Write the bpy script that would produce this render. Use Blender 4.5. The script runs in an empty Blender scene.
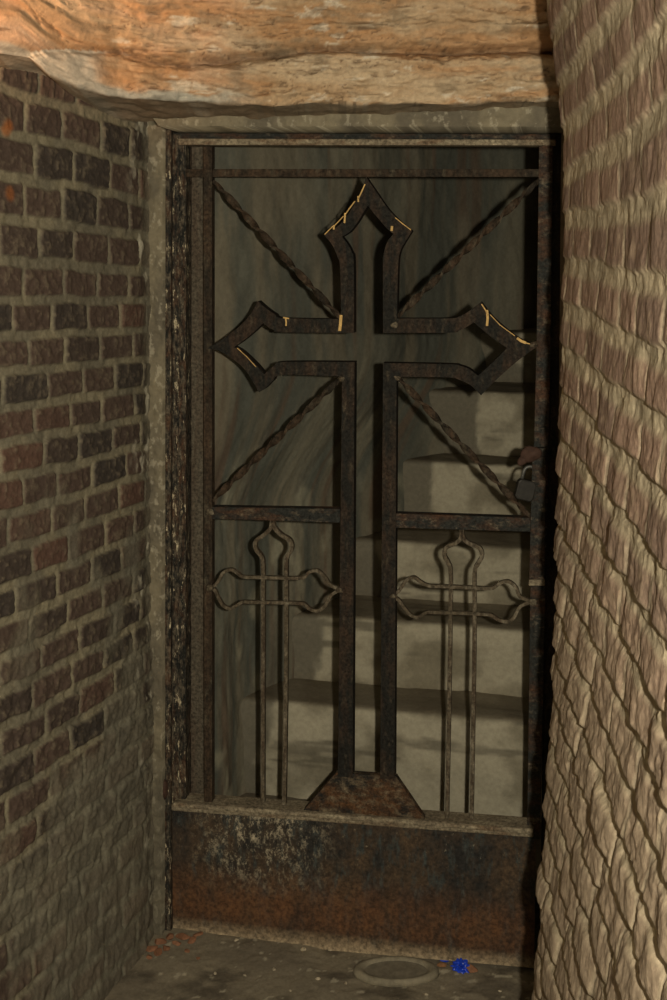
import bpy, bmesh, math, random
import numpy as np
from mathutils import Vector, Matrix
C = bpy.context.scene.collection
SC = bpy.context.scene

# ------------------------------------------------------------------ camera, light, exposure
F = 1200.0; EYE = 1.46; PITCH = math.radians(2.5); HORIZ = 235.0
SH = (F*math.tan(PITCH) - (500-HORIZ))/1000.0
cam = bpy.data.cameras.new('camera'); cam.sensor_fit = 'VERTICAL'; cam.sensor_height = 36; cam.sensor_width = 24
cam.lens = 36*F/1000.0; cam.shift_y = SH; cam.clip_start = 0.01
camo = bpy.data.objects.new('camera', cam); C.objects.link(camo)
camo.location = (0, 0, EYE); camo.rotation_euler = (math.pi/2-PITCH, 0, 0)
SC.camera = camo
vs = SC.view_settings
vs.view_transform = 'Standard'; vs.look = 'None'; vs.gamma = 1; vs.use_curve_mapping = False; vs.exposure = 0.0
SC.display_settings.display_device = 'sRGB'
w = bpy.data.worlds.new('world'); SC.world = w; w.use_nodes = True
w.node_tree.nodes['Background'].inputs[0].default_value = (1.0, 0.72, 0.45, 1)
w.node_tree.nodes['Background'].inputs[1].default_value = 0.02

def point_light(name, kind, loc, energy, col, size, target=None, spot=None, blend=0.5):
    l = bpy.data.lights.new(name, kind); l.energy = energy; l.color = col; l.shadow_soft_size = size
    o = bpy.data.objects.new(name, l); C.objects.link(o); o.location = loc
    if target:
        o.rotation_euler = (Vector(target)-Vector(loc)).to_track_quat('-Z', 'Y').to_euler()
    if spot: l.spot_size = math.radians(spot); l.spot_blend = blend
    return o
# the flash, held just to the right of the lens, and a warm lamp high on the left side of the passage
point_light('camera_flash', 'POINT', (0.078, 0.0, EYE+0.012), 142, (1.0, 0.91, 0.74), 0.012)
point_light('passage_lamp', 'SPOT', (-0.56, 1.50, 1.70), 20, (1.0, 0.50, 0.24), 0.03, (-0.50, 1.95, 1.85), 50, 1.0)
point_light('passage_fill', 'POINT', (0.06, -0.12, 0.85), 15, (1.0, 0.85, 0.62), 0.12)

FLZ = -0.040     # floor level
# ------------------------------------------------------------------ helpers
cp, sp = math.cos(PITCH), math.sin(PITCH)
def ray(u, v):
    x = (u-333.5)/F; y = ((500-v)+SH*1000)/F
    return Vector((x, cp + y*sp, -sp + y*cp))
def at_y(u, v, Y):
    d = ray(u, v); k = Y/d.y
    return Vector((d.x*k, Y, EYE+d.z*k))

def tag(o, label=None, cat=None, group=None, kind=None):
    if label: o['label'] = label
    if cat: o['category'] = cat
    if group: o['group'] = group
    if kind: o['kind'] = kind
    return o
def empty(name, loc, rz=0, **k):
    o = bpy.data.objects.new(name, None); C.objects.link(o); o.location = loc; o.rotation_euler = (0, 0, rz)
    o.empty_display_size = 0.05
    return tag(o, **k)
def obj(name, bm, mat, parent=None, smooth=False, bevel=0, loc=None, segs=2):
    bmesh.ops.recalc_face_normals(bm, faces=bm.faces)
    me = bpy.data.meshes.new(name); bm.to_mesh(me); bm.free()
    me.materials.append(mat)
    if smooth:
        for p in me.polygons: p.use_smooth = True
    o = bpy.data.objects.new(name, me); C.objects.link(o)
    if parent: o.parent = parent
    if loc is not None: o.location = loc
    if bevel:
        m = o.modifiers.new('bevel', 'BEVEL'); m.width = bevel; m.segments = segs; m.limit_method = 'ANGLE'; m.angle_limit = math.radians(40)
    return o

# vectorised value noise -------------------------------------------------
def _h(i, j, k, seed):
    n = (i.astype(np.int64)*374761393 + j.astype(np.int64)*668265263 + k*2147483647 + seed*1274126177) & 0xffffffff
    n = ((n ^ (n >> 13))*1274126177) & 0xffffffff
    n = n ^ (n >> 16)
    return (n & 0xffff)/65535.0
def vnoise(x, y, seed=0):
    i = np.floor(x); j = np.floor(y); fx = x-i; fy = y-j
    fx = fx*fx*(3-2*fx); fy = fy*fy*(3-2*fy)
    a = _h(i, j, 0, seed); b = _h(i+1, j, 0, seed); c = _h(i, j+1, 0, seed); d = _h(i+1, j+1, 0, seed)
    return (a*(1-fx)+b*fx)*(1-fy)+(c*(1-fx)+d*fx)*fy*1.0
def fbm(x, y, seed=0, oct=4, rough=0.5):
    s = 0; a = 1; t = 0
    for o in range(oct):
        s = s + a*vnoise(x*2**o, y*2**o, seed+o*17); t += a; a *= rough
    return s/t
def sstep(a, b, x):
    t = np.clip((x-a)/(b-a), 0, 1); return t*t*(3-2*t)
def mix(a, b, t):
    t = np.asarray(t)[..., None]; return a*(1-t)+np.asarray(b)*t

def grid_mesh(name, P, col, mat, parent=None, flip=False):
    ny, nx, _ = P.shape
    me = bpy.data.meshes.new(name)
    idx = np.arange(ny*nx).reshape(ny, nx)
    q = np.stack([idx[:-1, :-1], idx[:-1, 1:], idx[1:, 1:], idx[1:, :-1]], -1).reshape(-1, 4)
    if flip: q = q[:, ::-1]
    me.vertices.add(ny*nx); me.vertices.foreach_set('co', P.reshape(-1).astype(np.float32))
    nf = len(q); me.loops.add(nf*4); me.loops.foreach_set('vertex_index', q.reshape(-1).astype(np.int32))
    me.polygons.add(nf); me.polygons.foreach_set('loop_start', np.arange(0, nf*4, 4, dtype=np.int32))
    me.polygons.foreach_set('use_smooth', np.ones(nf, dtype=bool))
    me.update(calc_edges=True); me.validate()
    if col is not None:
        a = me.color_attributes.new('tint', 'FLOAT_COLOR', 'POINT')
        c4 = np.ones((ny*nx, 4), np.float32); c4[:, :3] = col.reshape(-1, 3)
        a.data.foreach_set('color', c4.reshape(-1))
    me.materials.append(mat)
    o = bpy.data.objects.new(name, me); C.objects.link(o)
    if parent: o.parent = parent
    return o

# ------------------------------------------------------------------ materials
class NT:
    def __init__(s, name, rough=0.85, metal=0.0, spec=0.3):
        s.m = bpy.data.materials.new(name); s.m.use_nodes = True; s.t = s.m.node_tree
        s.b = s.t.nodes['Principled BSDF']; s.b.inputs['Roughness'].default_value = rough
        s.b.inputs['Metallic'].default_value = metal; s.b.inputs['Specular IOR Level'].default_value = spec
        s.tc = s.t.nodes.new('ShaderNodeTexCoord')
    def n(s, typ, **k):
        nd = s.t.nodes.new(typ)
        for a, b in k.items(): setattr(nd, a, b)
        return nd
    def l(s, a, b): s.t.links.new(a, b)
    def noise(s, scale, detail=6, rough=0.6, stretch=(1, 1, 1), offs=(0, 0, 0), distort=0):
        mp = s.n('ShaderNodeMapping'); mp.inputs['Scale'].default_value = stretch; mp.inputs['Location'].default_value = offs
        s.l(s.tc.outputs['Object'], mp.inputs[0])
        nn = s.n('ShaderNodeTexNoise'); nn.inputs['Scale'].default_value = scale; nn.inputs['Detail'].default_value = detail
        nn.inputs['Roughness'].default_value = rough; nn.inputs['Distortion'].default_value = distort
        s.l(mp.outputs[0], nn.inputs['Vector']); return nn.outputs['Fac']
    def ramp(s, fac, stops):
        r = s.n('ShaderNodeValToRGB'); s.l(fac, r.inputs[0]); e = r.color_ramp.elements
        while len(e) < len(stops): e.new(0.5)
        for k, (p, c) in enumerate(stops):
            e[k].position = p
            e[k].color = (c, c, c, 1) if isinstance(c, (int, float)) else (*c, 1)
        return r.outputs[0]
    def mix(s, a, b, fac, mode='MIX'):
        m = s.n('ShaderNodeMix', data_type='RGBA', blend_type=mode)
        if isinstance(fac, (int, float)): m.inputs[0].default_value = fac
        else: s.l(fac, m.inputs[0])
        for v, i in ((a, 6), (b, 7)):
            if isinstance(v, tuple): m.inputs[i].default_value = (*v, 1)
            else: s.l(v, m.inputs[i])
        return m.outputs[2]
    def mul(s, a, b):
        m = s.n('ShaderNodeMath', operation='MULTIPLY')
        for v, i in ((a, 0), (b, 1)):
            if isinstance(v, (int, float)): m.inputs[i].default_value = v
            else: s.l(v, m.inputs[i])
        return m.outputs[0]
    def z(s, a, b, axis='Z'):
        sx = s.n('ShaderNodeSeparateXYZ'); s.l(s.tc.outputs['Object'], sx.inputs[0])
        mr = s.n('ShaderNodeMapRange'); mr.inputs[1].default_value = a; mr.inputs[2].default_value = b
        s.l(sx.outputs[axis], mr.inputs[0]); return mr.outputs[0]
    def base(s, c): s.l(c, s.b.inputs['Base Color'])
    def bump(s, h, strength=0.3, dist=0.003):
        b = s.n('ShaderNodeBump'); b.inputs['Strength'].default_value = strength; b.inputs['Distance'].default_value = dist
        s.l(h, b.inputs['Height']); s.l(b.outputs[0], s.b.inputs['Normal'])

def mat_tint(name, scale=220, bs=0.35, lo=0.75, hi=1.2, rough=0.9, dist=0.002):
    t = NT(name, rough, 0, 0.15)
    at = t.n('ShaderNodeAttribute', attribute_name='tint')
    nz = t.noise(scale, 8, 0.65)
    c = t.mix(at.outputs['Color'], t.ramp(nz, [(0.3, lo), (0.7, hi)]), 1.0, 'MULTIPLY')
    t.base(c); t.bump(nz, bs, dist); return t.m
M_BRICK = mat_tint('old_brick', 180, 0.5)
M_STONE = mat_tint('sandstone', 120, 0.5, 0.8, 1.15, dist=0.004)
M_PLASTER = mat_tint('stained_plaster', 90, 0.35, 0.85, 1.12)
M_FLOOR = mat_tint('dusty_concrete', 160, 0.5, 0.8, 1.15)
M_STEP = mat_tint('limewashed_stone', 90, 0.5, 0.85, 1.12)

def mat_iron(name, dark=(0.035, 0.028, 0.022), rust=(0.075, 0.036, 0.018), pale=(0.11, 0.09, 0.06), rustamt=0.5, paleamt=0.72, stretch=(1, 1, .35), scale=28, rough=0.78, flake=None):
    t = NT(name, rough, 0.0, 0.12)
    a = t.noise(scale, 8, 0.7, stretch); b = t.noise(scale*2.7, 8, 0.7, stretch, (3, 1, 7)); d = t.noise(160, 6, 0.7)
    c = t.mix(dark, rust, t.ramp(a, [(rustamt-0.08, 0), (rustamt+0.1, 1)]))
    c = t.mix(c, pale, t.ramp(b, [(paleamt-0.12, 0), (paleamt+0.08, 1)]))
    if flake:
        f1 = t.noise(scale*1.6, 5, 0.75, stretch, (9, 4, 2)); 
        c = t.mix(c, flake, t.ramp(f1, [(0.59, 0), (0.64, 1)]))
    c = t.mix(c, t.ramp(d, [(0.35, 0.45), (0.65, 1.5)]), 1.0, 'MULTIPLY')
    t.base(c); t.bump(d, 0.6, 0.002); return t.m
M_IRON = mat_iron('weathered_iron', dark=(0.015, 0.0145, 0.012), rust=(0.040, 0.026, 0.017), pale=(0.065, 0.052, 0.035), rustamt=0.53, paleamt=.66)
M_IRON_RUST = mat_iron('rusty_iron', dark=(0.022, 0.018, 0.013), rust=(0.052, 0.034, 0.021), pale=(0.075,.065,.044), rustamt=0.48, paleamt=0.64)
M_THIN = mat_iron('brown_iron_strap', dark=(0.082, 0.066, 0.043), rust=(0.06, 0.043, 0.028), pale=(0.18, 0.155, 0.11), rustamt=0.55, paleamt=0.6)
M_FLAKY = mat_iron('flaking_iron', dark=(0.016, 0.016, 0.014), rust=(0.07, 0.038, 0.022), pale=(0.12, 0.10, 0.07), rustamt=0.55, paleamt=0.58, stretch=(1, 1, 0.3), scale=60, flake=(0.42, 0.36, 0.24))
M_DUSTY = mat_iron('dusty_iron', dark=(0.17, 0.14, 0.095), rust=(0.13, 0.085, 0.05), pale=(0.28, 0.24, 0.16), rustamt=0.56, paleamt=0.58, stretch=(.3, 1, 1))
M_BEAM = mat_iron('beam_iron', dark=(0.024, 0.025, 0.022), rust=(0.065, 0.034, 0.02), pale=(0.15, 0.12, 0.08), rustamt=0.55, paleamt=0.66, stretch=(.5, 1, 1))

def mat_panel():
    t = NT('rusty_kick_panel', 0.7, 0, 0.3)
    a = t.noise(9, 9, 0.72, (1, 1, .7)); b = t.noise(26, 9, 0.75, (1, 1, .45), (2, 0, 5)); d = t.noise(120, 6, 0.7); e = t.noise(55, 7, 0.7, (1, 1, .3), (5, 5, 5))
    c = t.mix((0.016, 0.015, 0.013), (0.062, 0.040, 0.022), t.ramp(a, [(0.42, 0), (0.6, 1)]))
    c = t.mix(c, (0.034, 0.040, 0.037), t.ramp(e, [(0.52, 0), (0.62, 1)]))
    c = t.mix(c, (0.105, 0.047, 0.019), t.mul(t.ramp(t.z(0.13, -0.01), [(0, 0), (0.55, 0.9), (0.8, 0.9), (1, 0.4)]), t.ramp(b, [(0.35, .3), (0.6, 1)])))
    crust = t.mul(t.ramp(t.z(0.0, -0.035), [(0, 0), (1, 1)]), t.ramp(b, [(0.3, .5), (0.55, 1)]))
    c = t.mix(c, (0.32, 0.25, 0.155), crust)
    fl = t.mul(t.ramp(t.noise(90, 9, 0.85, (1, 1, .6), (1, 7, 3)), [(0.60, 0), (0.66, .8)]), t.ramp(t.z(0.10, 0.2), [(0, 0), (1, 1)]))
    c = t.mix(c, (0.3, 0.26, 0.18), fl)
    g = t.mul(t.ramp(t.z(0.12, 0.05, 'X'), [(0, 0), (1, 0)]), 1.0)
    # pale limescale patch on the left third
    px = t.mul(t.ramp(t.z(0.02, 0.36, 'X'), [(0, 0), (0.3, 1), (0.6, 1), (1, 0)]), t.ramp(t.z(0.06, 0.27), [(0, 0), (0.45, 1), (1, 1)]))
    c = t.mix(c, (0.3, 0.26, 0.18), t.mul(px, t.ramp(t.noise(80, 9, 0.85, (1, 1, .6), (8, 2, 1)), [(0.51, 0), (0.57, 1)])))
    c = t.mix(c, t.ramp(d, [(0.35, 0.45), (0.65, 1.6)]), 1.0, 'MULTIPLY')
    t.base(c); t.bump(b, 0.5, 0.003); return t.m
M_PANEL = mat_panel()

def mat_plain(name, col, rough=0.7, metal=0, scale=90, var=0.3, bump=0.3, spec=0.3):
    t = NT(name, rough, metal, spec); nz = t.noise(scale, 6, 0.65)
    t.base(t.mix(col, t.ramp(nz, [(0.3, 1-var), (0.7, 1+var)]), 1.0, 'MULTIPLY')); t.bump(nz, bump, 0.001); return t.m
M_OCHRE = mat_plain('ochre_paint', (0.55, 0.36, 0.13), 0.8)
M_RUSTBLOB = mat_plain('brown_rust', (0.050, 0.026, 0.017), 0.8)
M_BLUE = mat_plain('blue_plastic', (0.01, 0.05, 0.5), 0.35, spec=0.5)
M_ORANGE = mat_plain('brick_orange', (0.22, 0.105, 0.055), 0.85, scale=60)
M_LOCK = mat_plain('dull_lock_steel', (0.022, 0.020, 0.016), 0.5, 0.3)
M_STEEL = mat_plain('worn_steel', (0.09, 0.09, 0.08), 0.45, 0.3)
M_CHIP = mat_plain('pale_stone_chip', (0.42, 0.36, 0.25), 0.9)
M_CHIPO = mat_plain('rusty_brown_chip', (0.22, 0.11, 0.05), 0.9)
M_DISC = mat_plain('worn_disc_metal', (0.16, 0.14, 0.10), 0.6, 0.0, 60)
M_RIM = mat_plain('dusty_disc_rim', (0.20, 0.175, 0.12), 0.8, 0.0, 60)

# ------------------------------------------------------------------ walls of brick
def path_fn(pts, n=400):
    P = np.array(pts, float)
    # catmull-rom resample
    out = []
    Q = np.vstack([2*P[0]-P[1], P, 2*P[-1]-P[-2]])
    for i in range(1, len(Q)-2):
        t = np.linspace(0, 1, 40, endpoint=False)[:, None]
        a, b, c, d = Q[i-1], Q[i], Q[i+1], Q[i+2]
        out.append(.5*((2*b)+(-a+c)*t+(2*a-5*b+4*c-d)*t**2+(-a+3*b-3*c+d)*t**3))
    R = np.vstack(out+[P[-1:]])
    L = np.concatenate([[0], np.cumsum(np.linalg.norm(np.diff(R, axis=0), axis=1))])
    return R, L
def path_eval(R, L, s):
    x = np.interp(s, L, R[:, 0]); y = np.interp(s, L, R[:, 1])
    e = 0.004
    dx = np.interp(s+e, L, R[:, 0])-np.interp(s-e, L, R[:, 0]); dy = np.interp(s+e, L, R[:, 1])-np.interp(s-e, L, R[:, 1])
    n = np.hypot(dx, dy)+1e-9
    return x, y, dx/n, dy/n

def brick_field(S, T, ch, bl, jh, jv, seed, wob=0.004):
    """returns (inside 0..1, brick random a, brick random b, edge distance)"""
    S2 = S + (fbm(S*25, T*25, seed+3, 3)-.5)*wob*2
    T2 = T + (fbm(S*9, T*6, seed+5, 3)-.5)*wob*3 + (fbm(S*40, T*40, seed+6, 2)-.5)*wob
    row = np.floor(T2/ch)
    off = (row % 2)*bl*.5 + _h(row, row*0, 0, seed)*bl*.35
    JT = .12 if seed == 11 else .22
    u = (S2+off)/bl; colf = np.floor(u)
    # jitter joint positions
    fr = u-colf
    j0 = (_h(colf, row, 1, seed)-.5)*JT; j1 = (_h(colf+1, row, 1, seed)-.5)*JT
    a = (fr-j0)*bl - jv/2; b = (1+j1-fr)*bl - jv/2
    colf = np.where(fr < j0, colf-1, np.where(fr > 1+j1, colf+1, colf))
    a = np.where(fr < j0, (j0-fr)*bl-jv/2, a); b = np.where(fr > 1+j1, (fr-1-j1)*bl-jv/2, b)
    tf = T2/ch-row; hj = (_h(colf, row, 2, seed)-.5)*.004
    c = tf*ch-jh/2+hj; d = (1-tf)*ch-jh/2+hj
    dx = np.minimum(a, b); dy = np.minimum(c, d)
    r = 0.006
    e = np.where((dx < r) & (dy < r), r-np.hypot(np.maximum(r-dx, 0), np.maximum(r-dy, 0)), np.minimum(dx, dy))
    return e, _h(colf, row, 3, seed), _h(colf, row, 4, seed), dx, np.stack([dy, c])

def spacing(segs):
    out = []
    for a, b, d in segs: out += list(np.arange(a, b-1e-6, d))
    out.append(segs[-1][1]); return np.array(out)

# --- left wall: runs from the gate towards the camera, bearing left
R, L = path_fn([(-.33, 2.60), (-.385, 2.50), (-.405, 2.42), (-.475, 2.23), (-.565, 1.98), (-.67, 1.70), (-.80, 1.30), (-.90, .80), (-.92, .2)])
s = spacing([(0, .95, .0030), (.95, L[-1], .02)])
tt = spacing([(-.07, 0.25, .006), (.25, 1.765, .0030)])
S, T = np.meshgrid(s, tt)
TT = np.where(T > 1.38, 1.38+(T-1.38)*.84, T) - 0.055*(S-.2)          # courses climb slightly towards the camera
e, ra, rb, dx_, dy_ = brick_field(S, TT, .0603, .119, .0145, .0075, 11)
smear = sstep(.50, .64, fbm(S*7, T*5, 21, 4) + .42*sstep(1.0, .1, T)*sstep(.75, .15, S) - .35*sstep(.85, 1.15, T))
smear = np.maximum(smear, .96*sstep(.175, .135, S+ (fbm(S*0, T*14, 27, 3)-.5)*.03))
ins = sstep(-.0010, .0032, e)*(1-.62*smear)
pit = fbm(S*95, T*95, 31, 4, .6); big = fbm(S*22, T*22, 33, 4)
H = ins*(.0035+.003*ra) + ins*(pit-.5)*.006 + (1-ins)*(fbm(S*60, T*60, 35, 4)-.5)*.006 + (big-.5)*.004 + smear*.002
H += (fbm(S*3, T*3, 37, 2)-.5)*.010 + sstep(1.0, .55, T)*((fbm(S*34, T*34, 38, 5, .65)-.5)*.012)
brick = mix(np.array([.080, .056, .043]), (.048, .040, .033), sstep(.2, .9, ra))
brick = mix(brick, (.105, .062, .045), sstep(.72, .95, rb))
brick = mix(brick, (.19, .155, .105), .5*sstep(.5, .8, pit))
mort = mix(np.array([.215, .19, .125]), (.15, .135, .095), sstep(.3, .7, fbm(S*14, T*14, 41, 4)))
mort = mix(mort, (.165, .155, .115), .7*smear)
colr = mix(mort, brick, ins)
white = sstep(.66, .74, fbm(S*30, T*16, 43, 4))*sstep(.24, .15, S)
colr = mix(colr, (.5, .47, .36), .8*white)
colr = mix(colr, (.34, .11, .025), .7*sstep(.020, .008, np.hypot(S-.615, T-1.64)) + .55*sstep(.018, .006, np.hypot(S-.612, T-1.53)))  # two orange glints of warm light, painted onto the bricks
x, y, dx, dy = path_eval(R, L, S)
nx, ny = -dy, dx      # candidates; choose the one facing +x
sg = np.where(nx > 0, 1, -1); nx *= sg; ny *= sg
lean = (1.0-T)*0.0
P = np.stack([x+nx*H+lean, y+ny*H, T], -1)
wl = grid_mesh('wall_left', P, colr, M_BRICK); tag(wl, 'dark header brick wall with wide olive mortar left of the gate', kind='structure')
PL = (R, L)

# --- right wall: close to the camera, rounds off just before the gate
R, L = path_fn([(.15, .10), (.245, .55), (.272, .80), (.293, 1.05), (.312, 1.35), (.322, 1.60), (.333, 1.72), (.365, 1.80), (.44, 1.87), (.60, 1.95), (.80, 2.02)])
s = spacing([(0, .62, .02), (.62, 1.95, .0030), (1.95, L[-1], .012)])
tt = spacing([(-.07, .30, .008), (.30, .75, .004), (.75, 1.90, .0027), (1.90, 2.10, .02)])
S, T = np.meshgrid(s, tt)
TT = T + .003*np.sin(S*7) + .01 + .055*(S-1.6)*sstep(1.38, 1.62, T)
e, ra, rb, dx_, dc_ = brick_field(S, TT, .0620, .122, .0210, .005, 57, .0028)
ins = sstep(-.004, .0075, e)
pit = fbm(S*70, T*70, 61, 4, .6); gr = fbm(S*55, T*14, 67, 4, .6)
dy_ = dc_[0]; cc = np.where(dc_[1] < 0, dc_[1]+.062, dc_[1])/.062     # 0 at the foot of a brick, 1 just under the next course
amp = .40+.75*sstep(1.50, .9, T)
cc = cc + (fbm(S*38, T*38, 77, 4, .6)-.5)*.10
saw = sstep(-.02, .05, cc)*(1-cc) - .10*sstep(.60, .70, cc)*sstep(1.0, .9, cc)
H = amp*(saw*.0068 + sstep(0, .030, dx_)*.0022*(.5+ra) + sstep(-.002, .004, dx_)*.0020*sstep(-.003, .006, dy_) + ins*.002*(rb-.5)) + ins*(gr-.5)*.0014 + (1-ins)*((fbm(S*50, T*50, 63, 4)-.5)*.003) + (fbm(S*24, T*24, 65, 5, .65)-.5)*(.006+.006*sstep(1.45, .9, T))
H += ins*(rb-.5)*.002*amp
H += (fbm(S*3.2, T*2.6, 69, 2)-.5)*.007
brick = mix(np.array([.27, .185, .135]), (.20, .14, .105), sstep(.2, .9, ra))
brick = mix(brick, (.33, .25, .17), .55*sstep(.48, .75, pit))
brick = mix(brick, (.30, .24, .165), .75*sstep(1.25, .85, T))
mort = mix(np.array([.42, .355, .24]), (.33, .28, .19), sstep(.3, .7, fbm(S*12, T*12, 71, 4)))
colr = mix(mort, brick, ins)
colr = mix(colr, (.12, .09, .07), .5*sstep(.0015, -.001, dx_)*sstep(.000, .003, dy_))  # shadow lines in the narrow vertical joints, painted into the tint
x, y, dx, dy = path_eval(R, L, S)
nx, ny = -dy, dx
lean = -.002-.024*sstep(1.05, .25, T) - .030*sstep(1.56, 1.84, T)
P = np.stack([x+nx*H+lean, y+ny*H, T], -1)
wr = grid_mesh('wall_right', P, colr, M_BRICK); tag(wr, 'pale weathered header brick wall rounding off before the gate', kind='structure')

# ------------------------------------------------------------------ gate plane
GL = Vector((-.333, 2.52, 0)); GR = Vector((.4195, 2.38, 0))
gx = (GR-GL).normalized(); gyv = Vector((-gx.y, gx.x, 0))    # gyv points away from the camera
GROT = math.atan2(gx.y, gx.x)
def g2(u, v, off=0.0):
    """pixel -> gate coordinates (x along gate, z up) on the plane 'off' metres in front of the gate plane"""
    d = ray(u, v); o = GL - gyv*off
    k = (o-Vector((0, 0, EYE))).dot(gyv)/d.dot(gyv)
    p = Vector((0, 0, EYE))+d*k
    return (p-GL).dot(gx), p.z
def prism(bm, pts, y0, y1):
    """closed polygon in gate xz extruded from y0 (front) to y1"""
    a = [bm.verts.new((x, y0, z)) for x, z in pts]; b = [bm.verts.new((x, y1, z)) for x, z in pts]
    bm.faces.new(a); bm.faces.new(b[::-1]); n = len(pts)
    for i in range(n): bm.faces.new((a[i], b[i], b[(i+1) % n], a[(i+1) % n]))
def px_prism(px, off, depth, bm=None):
    bm = bm or bmesh.new(); prism(bm, [g2(u, v, off) for u, v in px], -off, -off+depth); return bm
def catm(pts, k=6):
    out = []
    Q = [pts[0]]+list(pts)+[pts[-1]]
    for i in range(1, len(Q)-2):
        a, b, c, d = [Vector(q) for q in Q[i-1:i+3]]
        for j in range(k):
            t = j/k
            out.append(.5*((2*b)+(c-a)*t+(2*a-5*b+4*c-d)*t*t+(-a+3*b-3*c+d)*t**3))
    out.append(Vector(pts[-1])); return out
def strap(bm, path, wd, y0, y1):
    """flat strap following a path of gate xz points, wd wide in the plane, y0..y1 deep"""
    n = len(path); rings = []
    for i, p in enumerate(path):
        t = (path[min(i+1, n-1)]-path[max(i-1, 0)]).normalized(); nn = Vector((-t.y, t.x))*wd/2
        a, b = p+nn, p-nn
        rings.append([bm.verts.new(q) for q in ((a.x, y0, a.y), (b.x, y0, b.y), (b.x, y1, b.y), (a.x, y1, a.y))])
    for r0, r1 in zip(rings, rings[1:]):
        for k in range(4): bm.faces.new((r0[k], r0[(k+1) % 4], r1[(k+1) % 4], r1[k]))
    bm.faces.new(rings[0]); bm.faces.new(rings[-1][::-1])

# ------------------------------------------------------------------ wall around the gate (front wall with the opening), plaster
def plaster_strip(name, uvs, off, depth, label, nx=60, ny=60, seed=1, tone=1.0, amp=.006, whites=.5):
    """rough plaster face over a pixel quad on the gate plane; uvs = TL, TR, BR, BL"""
    q = [g2(u, v, off) for u, v in uvs]
    A = np.linspace(0, 1, nx)[None, :]; B = np.linspace(0, 1, ny)[:, None]
    X = (q[0][0]*(1-A)+q[1][0]*A)*(1-B)+(q[3][0]*(1-A)+q[2][0]*A)*B
    Z = (q[0][1]*(1-A)+q[1][1]*A)*(1-B)+(q[3][1]*(1-A)+q[2][1]*A)*B
    H = (fbm(X*40, Z*40, seed, 5)-.5)*amp*2
    edge = np.minimum(np.minimum(A, 1-A)*nx, np.minimum(B, 1-B)*ny)
    Y = -off-H*np.clip(edge, 0, 2)/2
    Y = np.where(edge < .5, Y+depth, Y)
    col = mix(np.array([.19, .165, .11])*tone, (.12, .105, .075), sstep(.3, .7, fbm(X*18, Z*10, seed+3, 4)))
    col = mix(col, (.5, .46, .34), .85*whites*2*sstep(.60, .68, fbm(X*95, Z*60, seed+5, 5, .65)))
    col = mix(col, (.10, .09, .065), .6*sstep(.45, .2, Z))
    P = np.stack([GL.x+gx.x*X+gyv.x*Y, GL.y+gx.y*X+gyv.y*Y, Z], -1)
    o = grid_mesh(name, P, np.clip(col, 0, .8), M_PLASTER, flip=True); tag(o, label, kind='structure'); return o
plaster_strip('trim_1', [(138, 98), (580, 98), (580, 128), (158, 127)], .120, .15, 'rough plaster band above the gate frame', 420, 36, 3, 1.05, .006, .2)
plaster_strip('trim_2', [(139, 100), (164, 129), (163, 945), (151, 945)], .035, .07, 'narrow chipped plaster strip left of the gate frame', 26, 620, 9, 1.0, .008, .2)
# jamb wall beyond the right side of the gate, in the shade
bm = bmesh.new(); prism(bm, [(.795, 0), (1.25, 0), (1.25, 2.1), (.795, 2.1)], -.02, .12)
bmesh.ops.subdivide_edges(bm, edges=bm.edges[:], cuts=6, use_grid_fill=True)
o = obj('wall_jamb', bm, mat_plain('plain_plaster', (.16, .13, .09), .9, 0, 30)); o.location = GL; o.rotation_euler.z = GROT; tag(o, 'plaster jamb right of the gate', kind='structure')  # plaster tone shared by both jambs, the ceiling and the stairwell wall
bm = bmesh.new(); prism(bm, [(-.6, 0), (-.075, 0), (-.075, 2.1), (-.6, 2.1)], .03, .12)
bmesh.ops.subdivide_edges(bm, edges=bm.edges[:], cuts=6, use_grid_fill=True)
o = obj('wall_jamb', bm, bpy.data.materials['plain_plaster']); o.location = GL; o.rotation_euler.z = GROT; tag(o, 'plaster jamb left of the gate', kind='structure')

# ------------------------------------------------------------------ floor and ceiling
sx = spacing([(-1.1, -.6, .05), (-.6, .6, .004), (.6, 1.1, .05)]); sy = spacing([(0, 1.9, .06), (1.9, 2.62, .004), (2.62, 4.6, .08)])
X, Y = np.meshgrid(sx, sy)
Hf = (fbm(X*12, Y*12, 81, 5)-.5)*.010 + (fbm(X*90, Y*90, 82, 3)-.5)*.003 + .012*sstep(.25, -.45, X)*sstep(2.2, 2.5, Y)
col = mix(np.array([.165, .14, .10]), (.21, .18, .125), sstep(.35, .7, fbm(X*7, Y*9, 83, 5)))
col = mix(col, (.09, .075, .055), .8*sstep(.5, .75, fbm(X*16, Y*22, 85, 5)))
col = mix(col, (.4, .36, .26), .7*sstep(.74, .79, fbm(X*60, Y*60, 86, 3)))
fl = grid_mesh('floor', np.stack([X, Y, Hf+FLZ], -1), col, M_FLOOR); tag(fl, 'dusty concrete floor of the passage', kind='structure')
bm = bmesh.new(); bmesh.ops.create_grid(bm, x_segments=20, y_segments=20, size=1)
for v in bm.verts: v.co.x *= 1.3; v.co.y = v.co.y*2.5+2.3; v.co.z = 2.25+random.Random(int(v.co.x*97+v.co.y*31)).uniform(-.01, .01)
o = obj('ceiling', bm, bpy.data.materials['plain_plaster']); tag(o, 'plaster ceiling of the passage', kind='structure')

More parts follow.
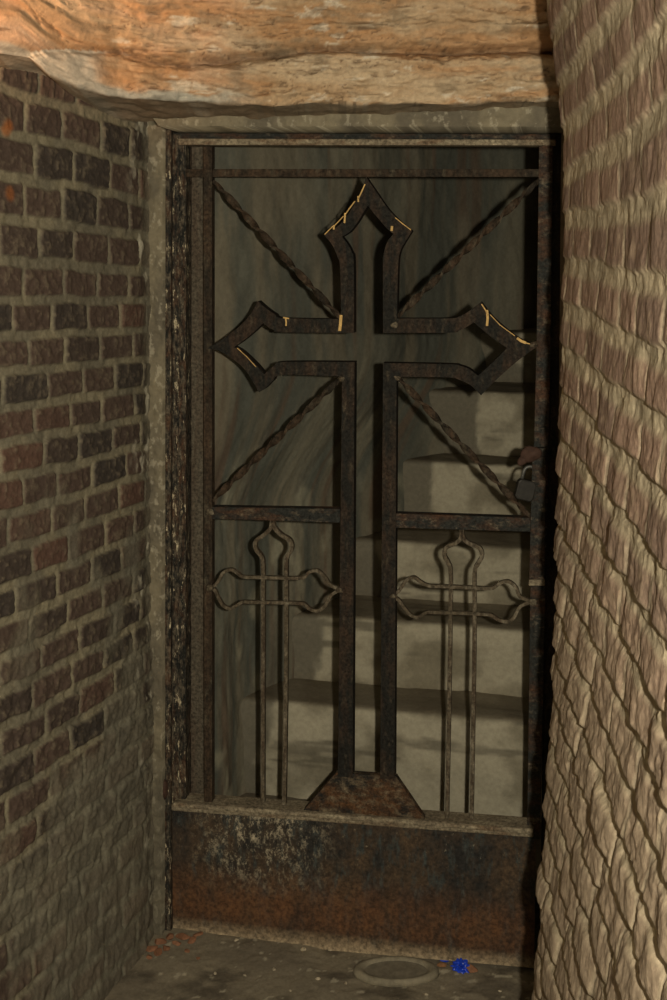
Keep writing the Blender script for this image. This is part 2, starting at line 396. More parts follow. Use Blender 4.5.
# ------------------------------------------------------------------ stairwell wall behind the gate
up = [(-.50, 2.56), (-.42, 2.62), (-.30, 2.71), (-.20, 2.82), (-.08, 2.97), (.02, 3.10), (.12, 3.24), (.21, 3.38), (.30, 3.50), (.41, 3.62), (.55, 3.74), (.75, 3.87), (1.0, 3.9)]
lo = [(-.50, 2.56), (-.42, 2.62), (-.34, 2.71), (-.275, 2.80), (-.22, 2.90), (-.15, 2.99), (-.075, 3.06), (.005, 3.15), (.085, 3.23), (.245, 3.38), (.42, 3.52), (.70, 3.80), (1.0, 3.9)]
R, L = path_fn(up); R2, L2 = path_fn(lo)
s = spacing([(0, L[-1], .006)]); tt = spacing([(0, 2.2, .008)])
S, T = np.meshgrid(s, tt)
kk = np.interp(S, L, np.linspace(0, 1, len(L))); wlo = sstep(1.15, .75, T)
H = (fbm(S*7, T*5, 91, 4)-.5)*.022 + (fbm(S*45, T*30, 92, 4)-.5)*.004
st = fbm(S*16, T*1.6, 93, 5, .6)
x, y, dx, dy = path_eval(R, L, S)
x2 = np.interp(kk, np.linspace(0, 1, len(L2)), R2[:, 0]); y2 = np.interp(kk, np.linspace(0, 1, len(L2)), R2[:, 1])
x = x*(1-wlo)+x2*wlo; y = y*(1-wlo)+y2*wlo
col = mix(np.array([.14, .125, .088]), (.085, .088, .07), sstep(.35, .65, st))
col = mix(col, (.11, .075, .05), .7*sstep(.55, .75, fbm(S*22, T*1.2, 94, 4)))
col = mix(col, (.17, .16, .115), .5*sstep(.5, .7, fbm(S*5, T*3, 95, 4)))
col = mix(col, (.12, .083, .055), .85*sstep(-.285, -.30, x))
col = mix(col, (.25, .235, .165), .7*sstep(.60, .8, fbm(S*9, T*9, 96, 4))*sstep(1.1, .7, T))
col = col*1.3
P = np.stack([x+dy*H, y-dx*H, T], -1)
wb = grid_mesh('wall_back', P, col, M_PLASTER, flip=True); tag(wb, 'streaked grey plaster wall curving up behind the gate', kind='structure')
bm = bmesh.new(); bmesh.ops.create_grid(bm, x_segments=10, y_segments=10, size=1)
for v in bm.verts: v.co = Vector((.80, 3.2+v.co.y*.9, 1.1+v.co.x*1.1))
o = obj('wall_stairwell', bm, bpy.data.materials['plain_plaster']); tag(o, 'plaster wall on the right side of the stairs', kind='structure')

# ------------------------------------------------------------------ stairs
stairs = empty('stone_staircase', (0.2, 2.85, 0), label='limewashed stone steps climbing to the right behind the iron gate', cat='stairs')
Zf = [2.856, 3.015, 3.205, 3.385, 3.525, 3.77]; X0 = [-.205, -.075, .09, .25, .385, .54]
Ht = [at_y(u, v, z).z for u, v, z in ((303, 703, 2.872), (355, 618, 3.0), (378, 540, 3.18), (427, 461, 3.33), (466, 391, 3.44), (520, 332, 3.65))]
SL = -.22
for k in range(6):
    z0 = (Ht[k-1]-.01) if k else .02; z1 = Ht[k]; yb = (Zf[k+1]+.04 if k < 5 else Zf[k]+.4)
    xa = X0[k]-.22; xs = spacing([(xa, .795, .006)])
    # profile: riser from bottom to top with a worn nosing, then tread backwards
    prof = [(0, z) for z in np.arange(z0, z1-.012, .006)] + [(.001, z1-.010), (.004, z1-.005), (.010, z1-.001)] + [(d, z1) for d in np.arange(.016, yb-Zf[k], .008)]
    pr = np.array(prof); XX, I = np.meshgrid(xs, np.arange(len(pr)))
    D = pr[I, 0]; ZZ = pr[I, 1]
    nz = fbm(XX*12, (D+ZZ)*14, 200+k*9, 5)-.5; n2 = fbm(XX*4, (D+ZZ)*40, 203+k*9, 4)
    riser = D < .008
    YY = Zf[k]+SL*XX+D + np.where(riser, nz*.012 - (.008*sstep(.3, .8, (ZZ-z0)/(z1-z0))), 0)
    ZZ2 = ZZ + np.where(riser, 0, nz*.008)
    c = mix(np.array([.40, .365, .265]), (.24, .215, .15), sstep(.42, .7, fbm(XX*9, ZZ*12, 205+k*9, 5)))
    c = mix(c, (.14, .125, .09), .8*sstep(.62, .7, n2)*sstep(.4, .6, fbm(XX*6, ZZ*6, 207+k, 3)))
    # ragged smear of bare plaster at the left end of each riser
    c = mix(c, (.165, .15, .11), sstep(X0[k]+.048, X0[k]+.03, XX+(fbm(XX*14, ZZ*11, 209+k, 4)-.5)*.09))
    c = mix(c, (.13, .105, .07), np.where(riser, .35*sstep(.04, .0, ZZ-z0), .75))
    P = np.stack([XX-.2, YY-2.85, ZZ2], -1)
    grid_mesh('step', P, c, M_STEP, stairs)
# landing behind the gate
sx = spacing([(-.45, .8, .01)]); sy = spacing([(2.53, 3.0, .01)])
X, Y = np.meshgrid(sx, sy)
col = mix(np.array([.13, .11, .08]), (.19, .165, .115), sstep(.4, .7, fbm(X*9, Y*14, 301, 5)))
o = grid_mesh('floor_landing', np.stack([X, Y, at_y(300, 797, 2.88).z+(fbm(X*14, Y*14, 300, 4)-.5)*.01], -1), col, M_FLOOR); tag(o, 'concrete landing behind the gate', kind='structure')

# ------------------------------------------------------------------ rough sandstone lintel
us = np.arange(-120, 760, 1.6)
# bottom edge of the face: pixel line
bu = [-120, -20, 0, 28, 50, 78, 110, 150, 250, 350, 450, 545, 760]; bv = [48, 50, 52, 56, 74, 88, 95, 99, 105, 106, 104, 103, 103]
du = [-120, 0, 60, 120, 200, 400, 760]; dv = [1.74, 1.92, 2.06, 2.18, 2.25, 2.25, 2.18]
bot = np.interp(us, bu, bv); dep = np.interp(us, du, dv)
bx = []; bz = []
for u, v, d in zip(us, bot, dep):
    p = at_y(u, v, d); bx.append(p.x); bz.append(p.z)
bx = np.array(bx); bz = np.array(bz)
fz = np.arange(0, .40, .0028)      # height above bottom edge
ub = np.arange(.26, 0, -.01)       # underside depth
rows = [('u', d) for d in ub]+[('f', z) for z in fz]
n = len(rows)
XX = np.repeat(bx[None, :], n, 0); a0 = np.array([(-d if k == 'u' else d) for k, d in rows])[:, None]*np.ones_like(XX)
face = a0 >= 0
hz = np.maximum(a0, 0); dd = np.maximum(-a0, 0)
ledv = np.interp(us, [-120, 0, 60, 120, 150, 190, 230, 320, 440, 545, 760], [46, 50, 49, 50, 60, 66, 59, 49, 53, 50, 48])
ledge = ((bot-ledv)*dep/1200)[None, :] + .008*(fbm(XX*9, XX*0, 401, 3)-.5)
crack2 = .205 + .03*(fbm(XX*3.0, XX*0+4, 402, 3)-.5)
prof = .030*np.sqrt(np.clip(1-((hz-.045)/.055)**2, 0, 1))*(hz < ledge)
prof = prof + (hz >= ledge)*(.018+.03*np.sqrt(np.clip(1-((hz-ledge-.09)/.10)**2, 0, 1)))
prof += -.018*np.exp(-((hz-crack2)/.006)**2) - .022*np.exp(-((hz-ledge+.004)/.008)**2)
rid = fbm(XX*5, hz*26, 403, 6, .6); rid2 = 1-np.abs(2*fbm(XX*4+hz*5, hz*20, 404, 5, .6)-1)
rid3 = 1-np.abs(2*fbm(XX*13+hz*9, hz*30-XX*5, 408, 5, .6)-1); rid4 = 1-np.abs(2*fbm(XX*28-hz*12, hz*60, 409, 4, .6)-1)
disp = prof + (rid-.5)*.050 + (rid2-.7)*.030 - (rid3-.7)*.020 - (rid4-.7)*.009 + (fbm(XX*60, hz*60, 405, 4)-.5)*.007
YY = dep[None, :] - disp + dd
ZZ = bz[None, :] + hz - dd*.085 + np.where(face, 0, (fbm(XX*20, dd*20, 406, 4)-.5)*.015) + np.where(face, (fbm(XX*18, hz*3, 407, 3)-.5)*.016*np.exp(-hz/.03), 0)
ZZ = np.where(face, ZZ, ZZ-.0)
wx = XX+.05*fbm(XX*12, hz*12, 430, 3); wz = hz+.03*fbm(XX*9, hz*9, 431, 3)
col = mix(np.array([.37, .255, .145]), (.45, .345, .22), sstep(.35, .65, fbm(wx*6, wz*26, 411, 6, .65)))
col = mix(col, (.38, .20, .085), .65*sstep(.46, .66, fbm(wx*5+3, wz*24, 412, 6, .65)))
col = mix(col, (.60, .54, .42), .75*sstep(.60, .70, fbm(wx*12, wz*40, 413, 6, .65)))
col = mix(col, (.20, .155, .10), .6*sstep(.56, .72, fbm(wx*14, wz*40, 414, 6, .65)))
col = mix(col, (.50, .36, .25), .7*sstep(-.1, -.35, XX)*sstep(.35, .6, fbm(wx*7, wz*20, 418, 5)))  # lamp glow on the left end, painted in as paler pinkish stone
ck = np.abs(2*fbm(wx*4, wz*30, 419, 5, .6)-1)
col = mix(col, (.13, .085, .05), .7*sstep(.022, .006, ck)); disp = disp - .006*sstep(.03, .0, ck); YY = dep[None, :] - disp + dd
col = mix(col, (.10, .06, .035), .8*np.exp(-((hz-ledge+.004)/.003)**2)+.7*np.exp(-((hz-crack2)/.0022)**2))
# grey mortar packing where the stone rests on the left wall
mort = sstep(.016, .008, hz+(fbm(XX*25, hz*25, 415, 3)-.5)*.02)*face + (hz < ledge-.002)*sstep(-.375, -.425, XX+(fbm(XX*20, hz*20, 416, 3)-.5)*.08)
col = mix(col, (.36, .35, .29), np.clip(mort*sstep(-.10, -.27, XX), 0, .95))
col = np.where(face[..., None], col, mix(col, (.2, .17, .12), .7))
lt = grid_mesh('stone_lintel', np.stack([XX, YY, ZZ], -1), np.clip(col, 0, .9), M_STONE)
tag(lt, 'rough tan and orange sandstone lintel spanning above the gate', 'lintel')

# ------------------------------------------------------------------ fixed frame
fr = empty('gate_frame', GL, GROT, label='rusty flaking iron frame fixed in the wall around the cross gate', cat='frame')
obj('angle_iron', px_prism([(160.5, 129), (171, 129), (170.5, 936), (160.5, 936)], .020, .05), M_FLAKY, fr, bevel=.002)
bm = px_prism([(171.5, 134), (180, 134), (179.5, 806), (171, 806)], .008, .04); obj('jamb_channel', bm, M_FLAKY, fr, bevel=.002)
bm = px_prism([(178.5, 139), (186, 139), (185.5, 802), (179, 802)], .010, .05); obj('jamb_lip', bm, M_FLAKY, fr, bevel=.0015)
obj('head_rail', px_prism([(171, 133), (556, 134), (556, 141), (171, 140)], .006, .05), M_BEAM, fr, bevel=.0015)
obj('head_lip', px_prism([(178, 138.5), (556, 139.5), (556, 145.5), (178, 145)], .022, .05), M_DUSTY, fr, bevel=.002)
obj('jamb_channel', px_prism([(549, 134), (566, 134), (556, 960), (540, 960)], .0, .05), M_IRON, fr, bevel=.002)
obj('backing_board', px_prism([(182, 142), (206, 142), (206, 806), (182, 806)], -.030, .016), mat_iron('brown_board', dark=(0.078, 0.066, 0.047), rust=(0.07, 0.053, 0.037), pale=(0.095, 0.083, 0.06), rustamt=.5, paleamt=.62, stretch=(1,1,.12), scale=40), fr)
# corner hinge block with rust
bm = bmesh.new(); bmesh.ops.create_icosphere(bm, subdivisions=3, radius=1)
x0, z0 = g2(163, 790, .03)
for v in bm.verts:
    r = 1+.25*(random.Random(v.index).random()-.5); v.co = Vector((x0+v.co.x*.009*r, -.024+v.co.y*.010, z0+v.co.z*.022*r))
obj('hinge', bm, M_RUSTBLOB, fr, smooth=True)

# ------------------------------------------------------------------ the gate leaf
gate = empty('iron_gate', GL, GROT, label='tall wrought iron gate with a large pointed cross and two small crosses', cat='gate')
obj('kick_panel', px_prism([(171, 806), (536, 836), (534, 968), (173, 937)], .006, .006), M_PANEL, gate)
bm = px_prism([(172, 803), (534, 830), (533.5, 835), (172, 808)], .030, .055); obj('sill_rail', bm, M_DUSTY, gate, bevel=.004)
bm = px_prism([(171, 804), (534, 832), (533.5, 838), (171, 811)], .018, .03); obj('sill_lip', bm, M_DUSTY, gate, bevel=.003)
obj('stile', px_prism([(203, 146), (212, 146), (212, 803), (204, 803)], .014, .022), M_IRON_RUST, gate, bevel=.0015)
bm = px_prism([(539, 144), (553, 144), (551, 340), (545, 620), (540, 840), (527, 838), (530, 600), (536.5, 340)], .012, .03); obj('stile', bm, M_BEAM, gate, bevel=.0015)
obj('top_bar', px_prism([(185, 169), (541, 169), (541, 177), (185, 177)], .010, .018), M_IRON_RUST, gate, bevel=.0015)
obj('middle_rail', px_prism([(211, 507), (340, 509), (340, 523), (211, 519)], .014, .024), M_BEAM, gate, bevel=.0015)
obj('middle_rail', px_prism([(394, 513.5), (531, 518), (531, 532), (394, 528)], .014, .024), M_BEAM, gate, bevel=.0015)

# large cross: outline ring, outer and inner loops paired segment by segment
SEG = [
 ([(337.7, 777), (342, 376.5)], [(352.5, 777), (354.5, 362)]),
 ([(342, 376.5), (282.6, 375), (272.5, 381), (265.7, 388), (259, 392.3)], [(354.5, 362), (283.7, 362), (274.7, 365.3), (269, 370), (264, 374.3)]),
 ([(259, 392.3), (245.5, 370.5), (232, 358.6), (218.5, 350.7), (207, 348.5)], [(264, 374.3), (257, 366), (249, 358), (241, 351), (234, 347)]),
 ([(207, 348.5), (222, 339.5), (238.7, 327), (250, 314.7), (257.8, 301)], [(234, 347), (241.5, 342), (249, 336), (256, 330), (263, 323)]),
 ([(257.8, 301), (265.7, 308), (274.7, 314.3), (283.7, 318.1), (341, 319)], [(263, 323), (268, 327), (273.5, 330), (282.6, 332.4), (354, 333)]),
 ([(341, 319), (340, 269), (337, 255.8), (331.5, 244), (324, 235)], [(354, 333), (353.7, 263), (351.5, 252), (347.5, 244), (342, 236.8)]),
 ([(324, 235), (339.7, 224.5), (351, 209.6), (361, 191.5), (366, 177)], [(342, 236.8), (350, 231.5), (357, 223), (362.5, 214), (367.7, 205.5)]),
 ([(366, 177), (376, 191.5), (387.5, 208), (399, 220.3), (412, 231)], [(367.7, 205.5), (373.5, 213), (380, 220.5), (386.5, 228), (393.3, 234)]),
 ([(412, 231), (405.7, 241), (400, 252), (398, 269), (397, 318.5)], [(393.3, 234), (387, 242.5), (383.5, 255), (382.8, 269), (383, 333)]),
 ([(397, 318.5), (450, 318.3), (459, 316.5), (467, 312.5), (481, 302)], [(383, 333), (450, 332.7), (458, 331), (465, 328), (474, 322.4)]),
 ([(481, 302), (493, 317), (510, 332), (522, 340), (538, 346)], [(474, 322.4), (482, 329.5), (490, 336), (499, 342.5), (507, 348)]),
 ([(538, 346), (519.5, 359.5), (506, 371), (493, 383), (481, 395.5)], [(507, 348), (500, 355), (493, 362), (485.5, 369), (478, 375.8)]),
 ([(481, 395.5), (471.5, 386), (459.5, 380), (447.5, 377.5), (396.5, 377)], [(478, 375.8), (469, 369), (460, 365.8), (450, 364.3), (383, 363)]),
 ([(396.5, 377), (394.5, 779)], [(383, 363), (380, 779)]),
]
def resamp(pts, n):
    P = np.array([tuple(p) for p in (catm(pts, 5) if len(pts) > 2 else pts)], float)
    d = np.linalg.norm(np.diff(P, axis=0), axis=1); Lc = np.concatenate([[0], np.cumsum(d)]); q = np.linspace(0, Lc[-1], n)
    return list(zip(np.interp(q, Lc, P[:, 0]), np.interp(q, Lc, P[:, 1])))
bm = bmesh.new(); rings = []
for so, si in SEG:
    # pair by control point so both loops bend together
    A = resamp_o = []; B = []
    if len(so) == 2:
        A = resamp(so, 6); B = resamp(si, 6)
    else:
        ca = catm(so, 5); cb = catm(si, 5); A = [tuple(p) for p in ca]; B = [tuple(p) for p in cb]
    for a, b in zip(A, B):
        if rings and (Vector(a)-Vector(rings[-1][0])).length < 1e-4: continue
        rings.append((a, b))
OFFC = .020; DC = .030
vr = []
for a, b in rings:
    xa, za = g2(*a, OFFC); xb, zb = g2(*b, OFFC)
    vr.append([bm.verts.new(p) for p in ((xa, -OFFC, za), (xb, -OFFC, zb), (xb, -OFFC+DC, zb), (xa, -OFFC+DC, za))])
for r0, r1 in zip(vr, vr[1:]):
    for k in range(4): bm.faces.new((r0[k], r0[(k+1) % 4], r1[(k+1) % 4], r1[k]))
bm.faces.new(vr[0]); bm.faces.new(vr[-1][::-1])
cross = obj('cross', bm, M_IRON, gate, bevel=.0012)
tag(cross, 'large hollow iron cross with pointed flared ends')
def drip(pts, wd, off=.0215):
    bm = bmesh.new(); pp = [Vector(g2(u, v, off)) for u, v in pts]; strap(bm, pp, wd*.002, -off-.0004, -off+.004)
    obj('paint_drip', bm, M_OCHRE, cross, bevel=.0005)
for pts, wd in [([(365, 184), (361, 193), (357.5, 200)], 1.2), ([(358, 196), (358.3, 202)], 1.6), ([(355, 201), (349, 209), (345.5, 214)], 1.1), ([(345, 213), (344.8, 218), (344.4, 223)], 1.8),
                ([(343.5, 216), (338, 222), (334, 226)], .9), ([(334, 225), (333.6, 229.5)], 1.8), ([(333, 226), (327, 232), (324.5, 234.5)], 1.0), ([(392, 226), (391.6, 231)], 2.4),
                ([(395, 217.5), (403, 224), (411, 230)], .9), ([(341, 315), (340.4, 324), (339.6, 331)], 3.0), ([(283, 317.5), (289, 318.6)], 1.4), ([(285.5, 318), (286.2, 322), (286, 326)], 1.6),
                ([(481.5, 304), (486, 311), (487.6, 316)], 1.2), ([(487, 310), (487.6, 318), (487, 326)], 2.4), ([(490, 314.5), (500, 325), (515, 336)], .8), ([(517, 338), (521, 341), (526, 343)], 2.6),
                ([(526, 343), (530, 344)], 1.2), ([(237, 348), (247, 357), (256, 367)], .7)]:
    drip(pts, wd)

# small crosses of bent strap
def small_cross(parts, ups):
    bm = bmesh.new()
    for pts in parts: strap(bm, [Vector(g2(p[0], p[1], .010)) for p in catm(pts, 5)], .0068, -.010, .000)
    for pts in ups: strap(bm, [Vector(g2(p[0], p[1], .006)) for p in catm(pts, 5)], .0084, -.007, .006)
    o = obj('small_cross', bm, M_THIN, gate, bevel=.001); return o
small_cross([
 [(207, 588), (214, 586), (219, 580), (223, 573), (231, 570), (237, 573.5), (242, 577), (250, 577.6), (272, 578), (296, 578.5), (304, 577.6), (309, 572.5), (317, 571), (324, 576.5), (330, 585), (340, 590)],
 [(207, 588), (214, 590), (218, 598), (223, 606), (230, 609), (236, 606), (242, 602.5), (250, 602.5), (272, 603), (296, 603.5), (304, 604.5), (309, 609), (317, 611.3), (325, 606), (331, 595.5), (340, 590)]],
 [[(272, 519), (270.5, 528), (264, 535), (256, 541), (255.5, 549), (261, 556.5), (262.8, 566), (263, 600), (262.8, 700), (262.6, 803)],
  [(272, 519), (274.5, 528), (281, 535), (290, 541), (291.5, 549), (287, 557), (286, 566), (286.2, 600), (285.5, 700), (284, 805)]])
small_cross([
 [(390, 596), (398, 592), (403, 585), (407, 580), (414, 578), (420, 582), (428, 586), (440, 586.7), (460, 587.5), (484, 588.6), (493, 588.3), (500, 583.5), (508.7, 582), (516, 588), (520, 597), (532, 602)],
 [(390, 596), (398, 600), (404, 608), (410, 615), (417, 618), (422, 615.5), (427, 612.7), (440, 613), (460, 613.5), (483, 614.5), (491, 615.5), (499, 620.5), (507.5, 622), (514, 617.5), (520, 607), (532, 602)]],
 [[(461.5, 526), (461, 537), (456, 543), (446, 548), (444.5, 556), (448, 563), (450.6, 574), (450.3, 620), (449, 710), (446.8, 822)],
  [(461.5, 526), (463, 537), (468, 543), (479, 548), (482, 556), (478, 564), (474.5, 574), (474.6, 620), (473.4, 710), (471.4, 824)]])

# twisted rods
def twisted(p0, p1, turns, phase=0, wd=.0145, th=.0055, off=.012):
    a = Vector(g2(*p0, off)); b = Vector(g2(*p1, off)); d = b-a; Ln = d.length; t = d.normalized(); nn = Vector((-t.y, t.x))
    bm = bmesh.new(); N = 150; rings = []
    for i in range(N+1):
        q = i/N; c = a+d*q; ang = phase+turns*2*math.pi*q; ca, sa = math.cos(ang), math.sin(ang)
        tap = .45+.55*min(1, min(q, 1-q)/.10)
        ring = []
        for (m, k) in ((-1, -1), (-.4, -1.15), (.4, -1.15), (1, -1), (1, 1), (.4, 1.15), (-.4, 1.15), (-1, 1)):
            e1 = m*wd/2*tap; e2 = k*th/2
            o1 = e1*ca-e2*sa; o2 = e1*sa+e2*ca
            p = c+nn*o1; ring.append(bm.verts.new((p.x, -off+.004+o2, p.y)))
        rings.append(ring)
    for r0, r1 in zip(rings, rings[1:]):
        for k in range(8): bm.faces.new((r0[k], r0[(k+1) % 8], r1[(k+1) % 8], r1[k]))
    bm.faces.new(rings[0]); bm.faces.new(rings[-1][::-1])
    return obj('twisted_rod', bm, M_THIN if False else M_IRON_RUST, gate, smooth=False)
twisted((213, 181), (342, 320), 3.6)
twisted((397, 317), (539, 180), 3.6, .5)
twisted((212, 501), (341, 378), 3.6, 1.0)
twisted((394, 374), (531, 518), 3.6, .2)
# weld blobs where the rods meet the cross
def blob(name, u, v, off, r, mat, parent, sq=(1, .6, 1), seed=1):
    bm = bmesh.new(); bmesh.ops.create_icosphere(bm, subdivisions=3, radius=r); rd = random.Random(seed)
    ph = [rd.uniform(0, 6) for _ in range(6)]
    x0, z0 = g2(u, v, off)
    for w_ in bm.verts:
        k = 1+.18*math.sin(w_.co.x/r*3+ph[0])*math.sin(w_.co.z/r*3+ph[1])+.1*math.sin(w_.co.y/r*5+ph[2])
        w_.co = Vector((x0+w_.co.x*k*sq[0], -off+w_.co.y*k*sq[1], z0+w_.co.z*k*sq[2]))
    return obj(name, bm, mat, parent, smooth=True)
for u, v, sd in ((395, 325, 1), (342, 379, 2), (397, 377, 3), (210, 512, 4), (210, 588, 5), (533, 602, 6), (340, 590, 7), (393, 596, 8), (533, 345, 9)):
    blob('weld', u, v, .016, .0085, M_THIN, gate, (1, .7, .8), sd)

# gusset plate at the foot of the cross
bm = px_prism([(336, 773), (396, 777), (428, 824), (302, 812)], .0185, .018); obj('gusset_plate', bm, M_PANEL if False else mat_iron('gusset_iron', dark=(0.018, 0.017, 0.015), rust=(0.085, 0.043, 0.02), pale=(0.14, 0.11, 0.07), rustamt=0.52, paleamt=0.6, stretch=(.6, 1, 1)), gate, bevel=.0015)
# lock plate and latch on the closing stile
obj('lock_plate', px_prism([(532.5, 448), (546.5, 448), (544.5, 583), (529, 583)], .026, .02), M_BEAM, gate, bevel=.0015)
obj('lock_bracket', px_prism([(529, 580), (545, 580), (545, 586), (528.5, 586)], .031, .03), M_DUSTY, gate, bevel=.002)
hs = blob('hasp', 531, 454, .036, .019, M_RUSTBLOB, gate, (1.05, .6, .8), 31); tag(hs, 'lumpy rust-brown hasp')
h2 = blob('pin', 522, 461, .036, .010, M_RUSTBLOB, hs, (1.0, .7, 1.0), 33)
# padlock hanging from the hasp, tilted
lx, lz = g2(524, 484, .02)
pl = empty('padlock', GL+gx*lx-gyv*.022+Vector((0, 0, lz-.022)), GROT+.2, label='small dark padlock hanging from the rusted hasp on the right stile', cat='padlock')
pl.rotation_euler.y = math.radians(14)
bm = bmesh.new(); prism(bm, [(-.019, -.004), (-.014, -.010), (.014, -.010), (.019, -.004), (.019, .026), (.014, .032), (-.014, .032), (-.019, .026)], -.009, .009); obj('body', bm, M_LOCK, pl, bevel=.003)
bm = bmesh.new(); N = 16; rings = []
pp = [Vector((-.012, 0, .030)), Vector((-.012, 0, .045))]+[Vector((-.012*math.cos(a), 0, .047+.012*math.sin(a))) for a in np.linspace(0, math.pi, 10)]+[Vector((.012, 0, .045)), Vector((.012, 0, .030))]
for i, p in enumerate(pp):
    t = (pp[min(i+1, len(pp)-1)]-pp[max(i-1, 0)]).normalized(); n1 = Vector((0, 1, 0)); n2 = t.cross(n1)
    rings.append([bm.verts.new(p+(n1*math.cos(a)+n2*math.sin(a))*.0035) for a in np.linspace(0, 2*math.pi, 9)[:-1]])
for r0, r1 in zip(rings, rings[1:]):
    for k in range(8): bm.faces.new((r0[k], r0[(k+1) % 8], r1[(k+1) % 8], r1[k]))
bm.faces.new(rings[0]); bm.faces.new(rings[-1][::-1])
tag(obj('shackle', bm, M_STEEL, pl, smooth=True), 'bright steel shackle')

# ------------------------------------------------------------------ things on the floor
def floor_pt(u, v, z=FLZ):
    d = ray(u, v); k = (z-EYE)/d.z; return Vector((d.x*k, d.y*k, z))
def floor_h(x, y):
    x = np.array([x], float); y = np.array([y], float)
    return FLZ+float(((fbm(x*12, y*12, 81, 5)-.5)*.010 + .012*sstep(.25, -.45, x)*sstep(2.2, 2.5, y))[0])
# shallow round plate by the sill
p = floor_pt(396, 974); pz = floor_h(p.x, p.y)+.004
DSC = .50
disc = empty('oval_plate', (p.x, p.y-.0, pz), label='flat oval worn metal plate lying on the floor against the kick panel', cat='plate')
def lathe(prof, seg=64):
    bm = bmesh.new(); rings = []
    for r, z in prof:
        rings.append([bm.verts.new((r*math.cos(a)*1.0, r*math.sin(a)*DSC, z)) for a in np.linspace(0, 2*math.pi, seg+1)[:-1]])
    for r0, r1 in zip(rings, rings[1:]):
        for k in range(seg): bm.faces.new((r0[k], r0[(k+1) % seg], r1[(k+1) % seg], r1[k]))
    return bm, rings
bm, rg = lathe([(.062, -.004), (.083, -.006), (.088, -.004), (.087, .003), (.082, .0075), (.074, .0085), (.066, .006), (.063, .003)]); obj('rim', bm, M_RIM, disc, smooth=True)
bm, rg = lathe([(.0645, .002), (.05, .001), (.02, .0015), (.001, .002)]); bm.faces.new(rg[-1]); obj('dish', bm, M_DISC, disc, smooth=True)

def lump(name, u, v, size, mat, seed, label, cat, group=None, rz=0.0, lift=.4):
    q = floor_pt(u, v); bm = bmesh.new(); bmesh.ops.create_icosphere(bm, subdivisions=3, radius=1); rd = random.Random(seed)
    pl_ = [(Vector((rd.uniform(-1, 1), rd.uniform(-1, 1), rd.uniform(-1, 1))).normalized(), rd.uniform(.45, .8)) for _ in range(9)]
    for w_ in bm.verts:
        for n_, d_ in pl_:
            k = w_.co.dot(n_)
            if k > d_: w_.co -= n_*(k-d_)
        w_.co += Vector((rd.uniform(-1, 1), rd.uniform(-1, 1), rd.uniform(-1, 1)))*.02
        w_.co = Vector((w_.co.x*size[0], w_.co.y*size[1], w_.co.z*size[2]))
    lo = min(w_.co.z for w_ in bm.verts)
    for w_ in bm.verts: w_.co.z -= lo
    o = obj(name, bm, mat); o.location = (q.x, q.y, floor_h(q.x, q.y)-size[2]*.15); o.rotation_euler.z = rz
    return tag(o, label, cat, group)
# crumpled blue plastic scrap
q = floor_pt(461, 971); bm = bmesh.new(); bmesh.ops.create_icosphere(bm, subdivisions=4, radius=1); rd = random.Random(4)
ph = [rd.uniform(0, 6) for _ in range(8)]
for w_ in bm.verts:
    c = w_.co.copy()
    k = .8+.22*math.sin(7*c.x+ph[0]+3*c.z)*math.cos(8*c.y+ph[1])+.16*math.sin(13*c.z+9*c.x+ph[2])
    w_.co = Vector((c.x*k*.020, c.y*k*.016, max(c.z*k*.014, -.009)+.009))
o = obj('plastic_scrap', bm, M_BLUE, smooth=False); o.location = (q.x, q.y, floor_h(q.x, q.y)); tag(o, 'crumpled bright blue plastic scrap against the sill', 'litter')
lump('dry_leaf', 472, 972, (.013, .010, .009), M_ORANGE, 5, 'orange-brown crumb right beside the blue plastic scrap', 'debris')
lump('dry_leaf', 442, 966, (.014, .007, .005), M_CHIPO, 6, 'rust-brown crumb between the oval plate and the blue scrap', 'debris')
lump('dry_leaf', 436, 976, (.006, .010, .004), M_CHIPO, 7, 'thin rust-brown sliver touching the right rim of the oval plate', 'debris')
lump('plastic_sliver', 418, 957.5, (.016, .005, .004), mat_plain('navy_plastic', (.02, .02, .12), .4), 8, 'thin dark navy sliver at the foot of the gate behind the oval plate', 'litter')
lump('plastic_sliver', 444, 961, (.012, .005, .006), bpy.data.materials['blue_plastic'], 18, 'small blue sliver at the foot of the gate left of the crumpled scrap', 'litter')
rd = random.Random(9)
CL = ['orange brick crumb in the heap at the left foot of the gate']*12
CL[0] = 'orange brick crumb at the left end of the heap, touching the brick wall'; CL[7] = 'orange brick crumb nearest the camera at the left end of the heap'
CL[4] = 'large orange brick crumb against the kick panel at the right of the heap'; CL[8] = 'small orange brick crumb farthest right, against the kick panel'
CL[10] = 'tiny orange brick crumb lying apart on the floor right of the heap'; CL[11] = 'small orange brick crumb lying just in front of the heap'
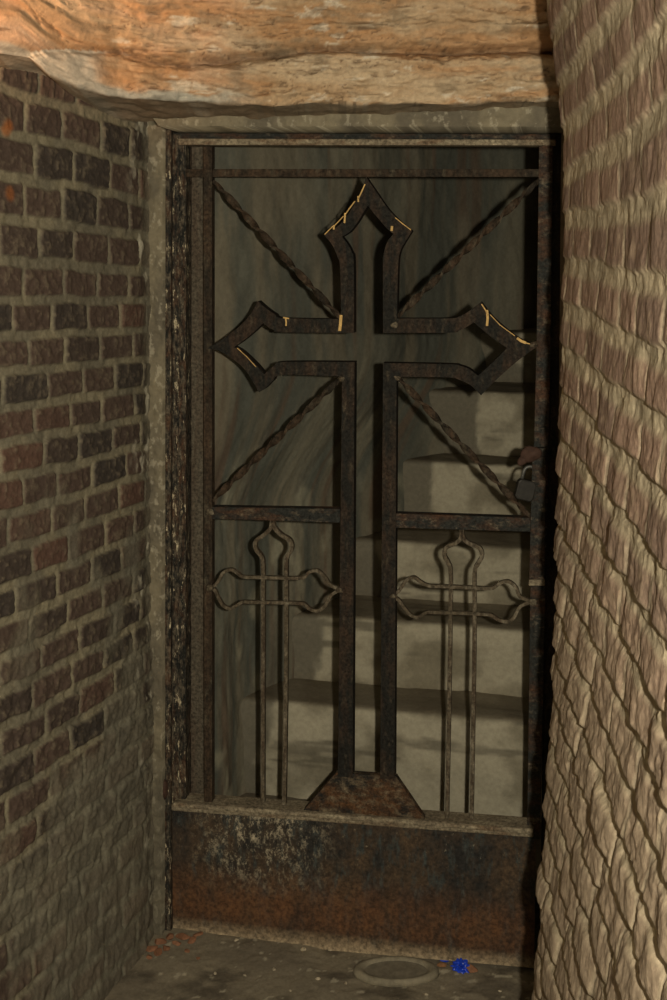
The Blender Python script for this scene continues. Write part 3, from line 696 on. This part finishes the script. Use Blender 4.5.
for n_c, (u, v, s_, g_) in enumerate([(150, 955, .016, 0), (160, 949, .014, 0), (170, 945, .013, 0), (158, 958, .012, 0), (183, 944, .016, 0), (176, 951, .012, 0), (192, 947, .012, 0), (150, 963, .010, 0), (198, 941, .010, 0), (166, 955, .011, 0), (198, 962, .006, 0), (187, 956, .007, 0)]):
    lump('brick_crumb', u, v, (s_*rd.uniform(.9, 1.3), s_*.8, s_*rd.uniform(.3, .5)), M_ORANGE, rd.randint(1, 999), CL[n_c], 'rubble', 'brick crumbs at the left foot of the gate', rd.uniform(0, 3))
for (u, v, s_, lb) in [
 (304, 953, .007, 'flat pale stone chip on the floor below the foot of the cross, nearer of two'),
 (311, 947, .005, 'small pale stone chip on the floor below the foot of the cross, farther of two'),
 (274, 972, .005, 'pale stone chip on the open floor midway between the brick crumbs and the oval plate'),
 (245, 977, .004, 'pale stone chip on the floor at the bottom edge, left of centre'),
 (318, 981, .005, 'pale stone chip on the floor just left of the oval plate near the bottom edge'),
 (330, 951, .0045, 'pale stone chip close to the kick panel left of the oval plate'),
 (236, 945, .006, 'pale stone chip against the kick panel right of the brick crumbs'),
 (346, 985, .0045, 'pale stone chip at the near left rim of the oval plate'),
 (426, 995, .004, 'pale stone chip on the floor in front of the oval plate'),
 (500, 992, .004, 'pale stone chip on the floor right of the blue plastic scrap'),
 (215, 975, .004, 'pale stone chip on the floor in front of the brick crumb heap'),
 (290, 992, .0035, 'tiny pale stone chip at the bottom edge of the floor, centre')]:
    lump('stone_chip', u, v, (s_*1.2, s_*.8, s_*.5), M_CHIP, rd.randint(1, 999), lb, 'chip', 'stone chips scattered on the floor', rd.uniform(0, 3))
# broken brick lying on the fifth step
zb = Ht[4]; d = ray(505, 372); k = (zb-EYE)/d.z
bm = bmesh.new(); prism(bm, [(-.045, 0), (.05, 0), (.046, .035), (.02, .04), (-.04, .034)], -.03, .03)
o = obj('broken_brick', bm, M_ORANGE if False else mat_plain('dull_red_brick', (.14, .06, .045), .9), bevel=.004); o.location = (d.x*k, d.y*k+.04, zb-.002); o.rotation_euler.z = .4
tag(o, 'small dull red broken brick lying on an upper step behind the gate', 'brick')
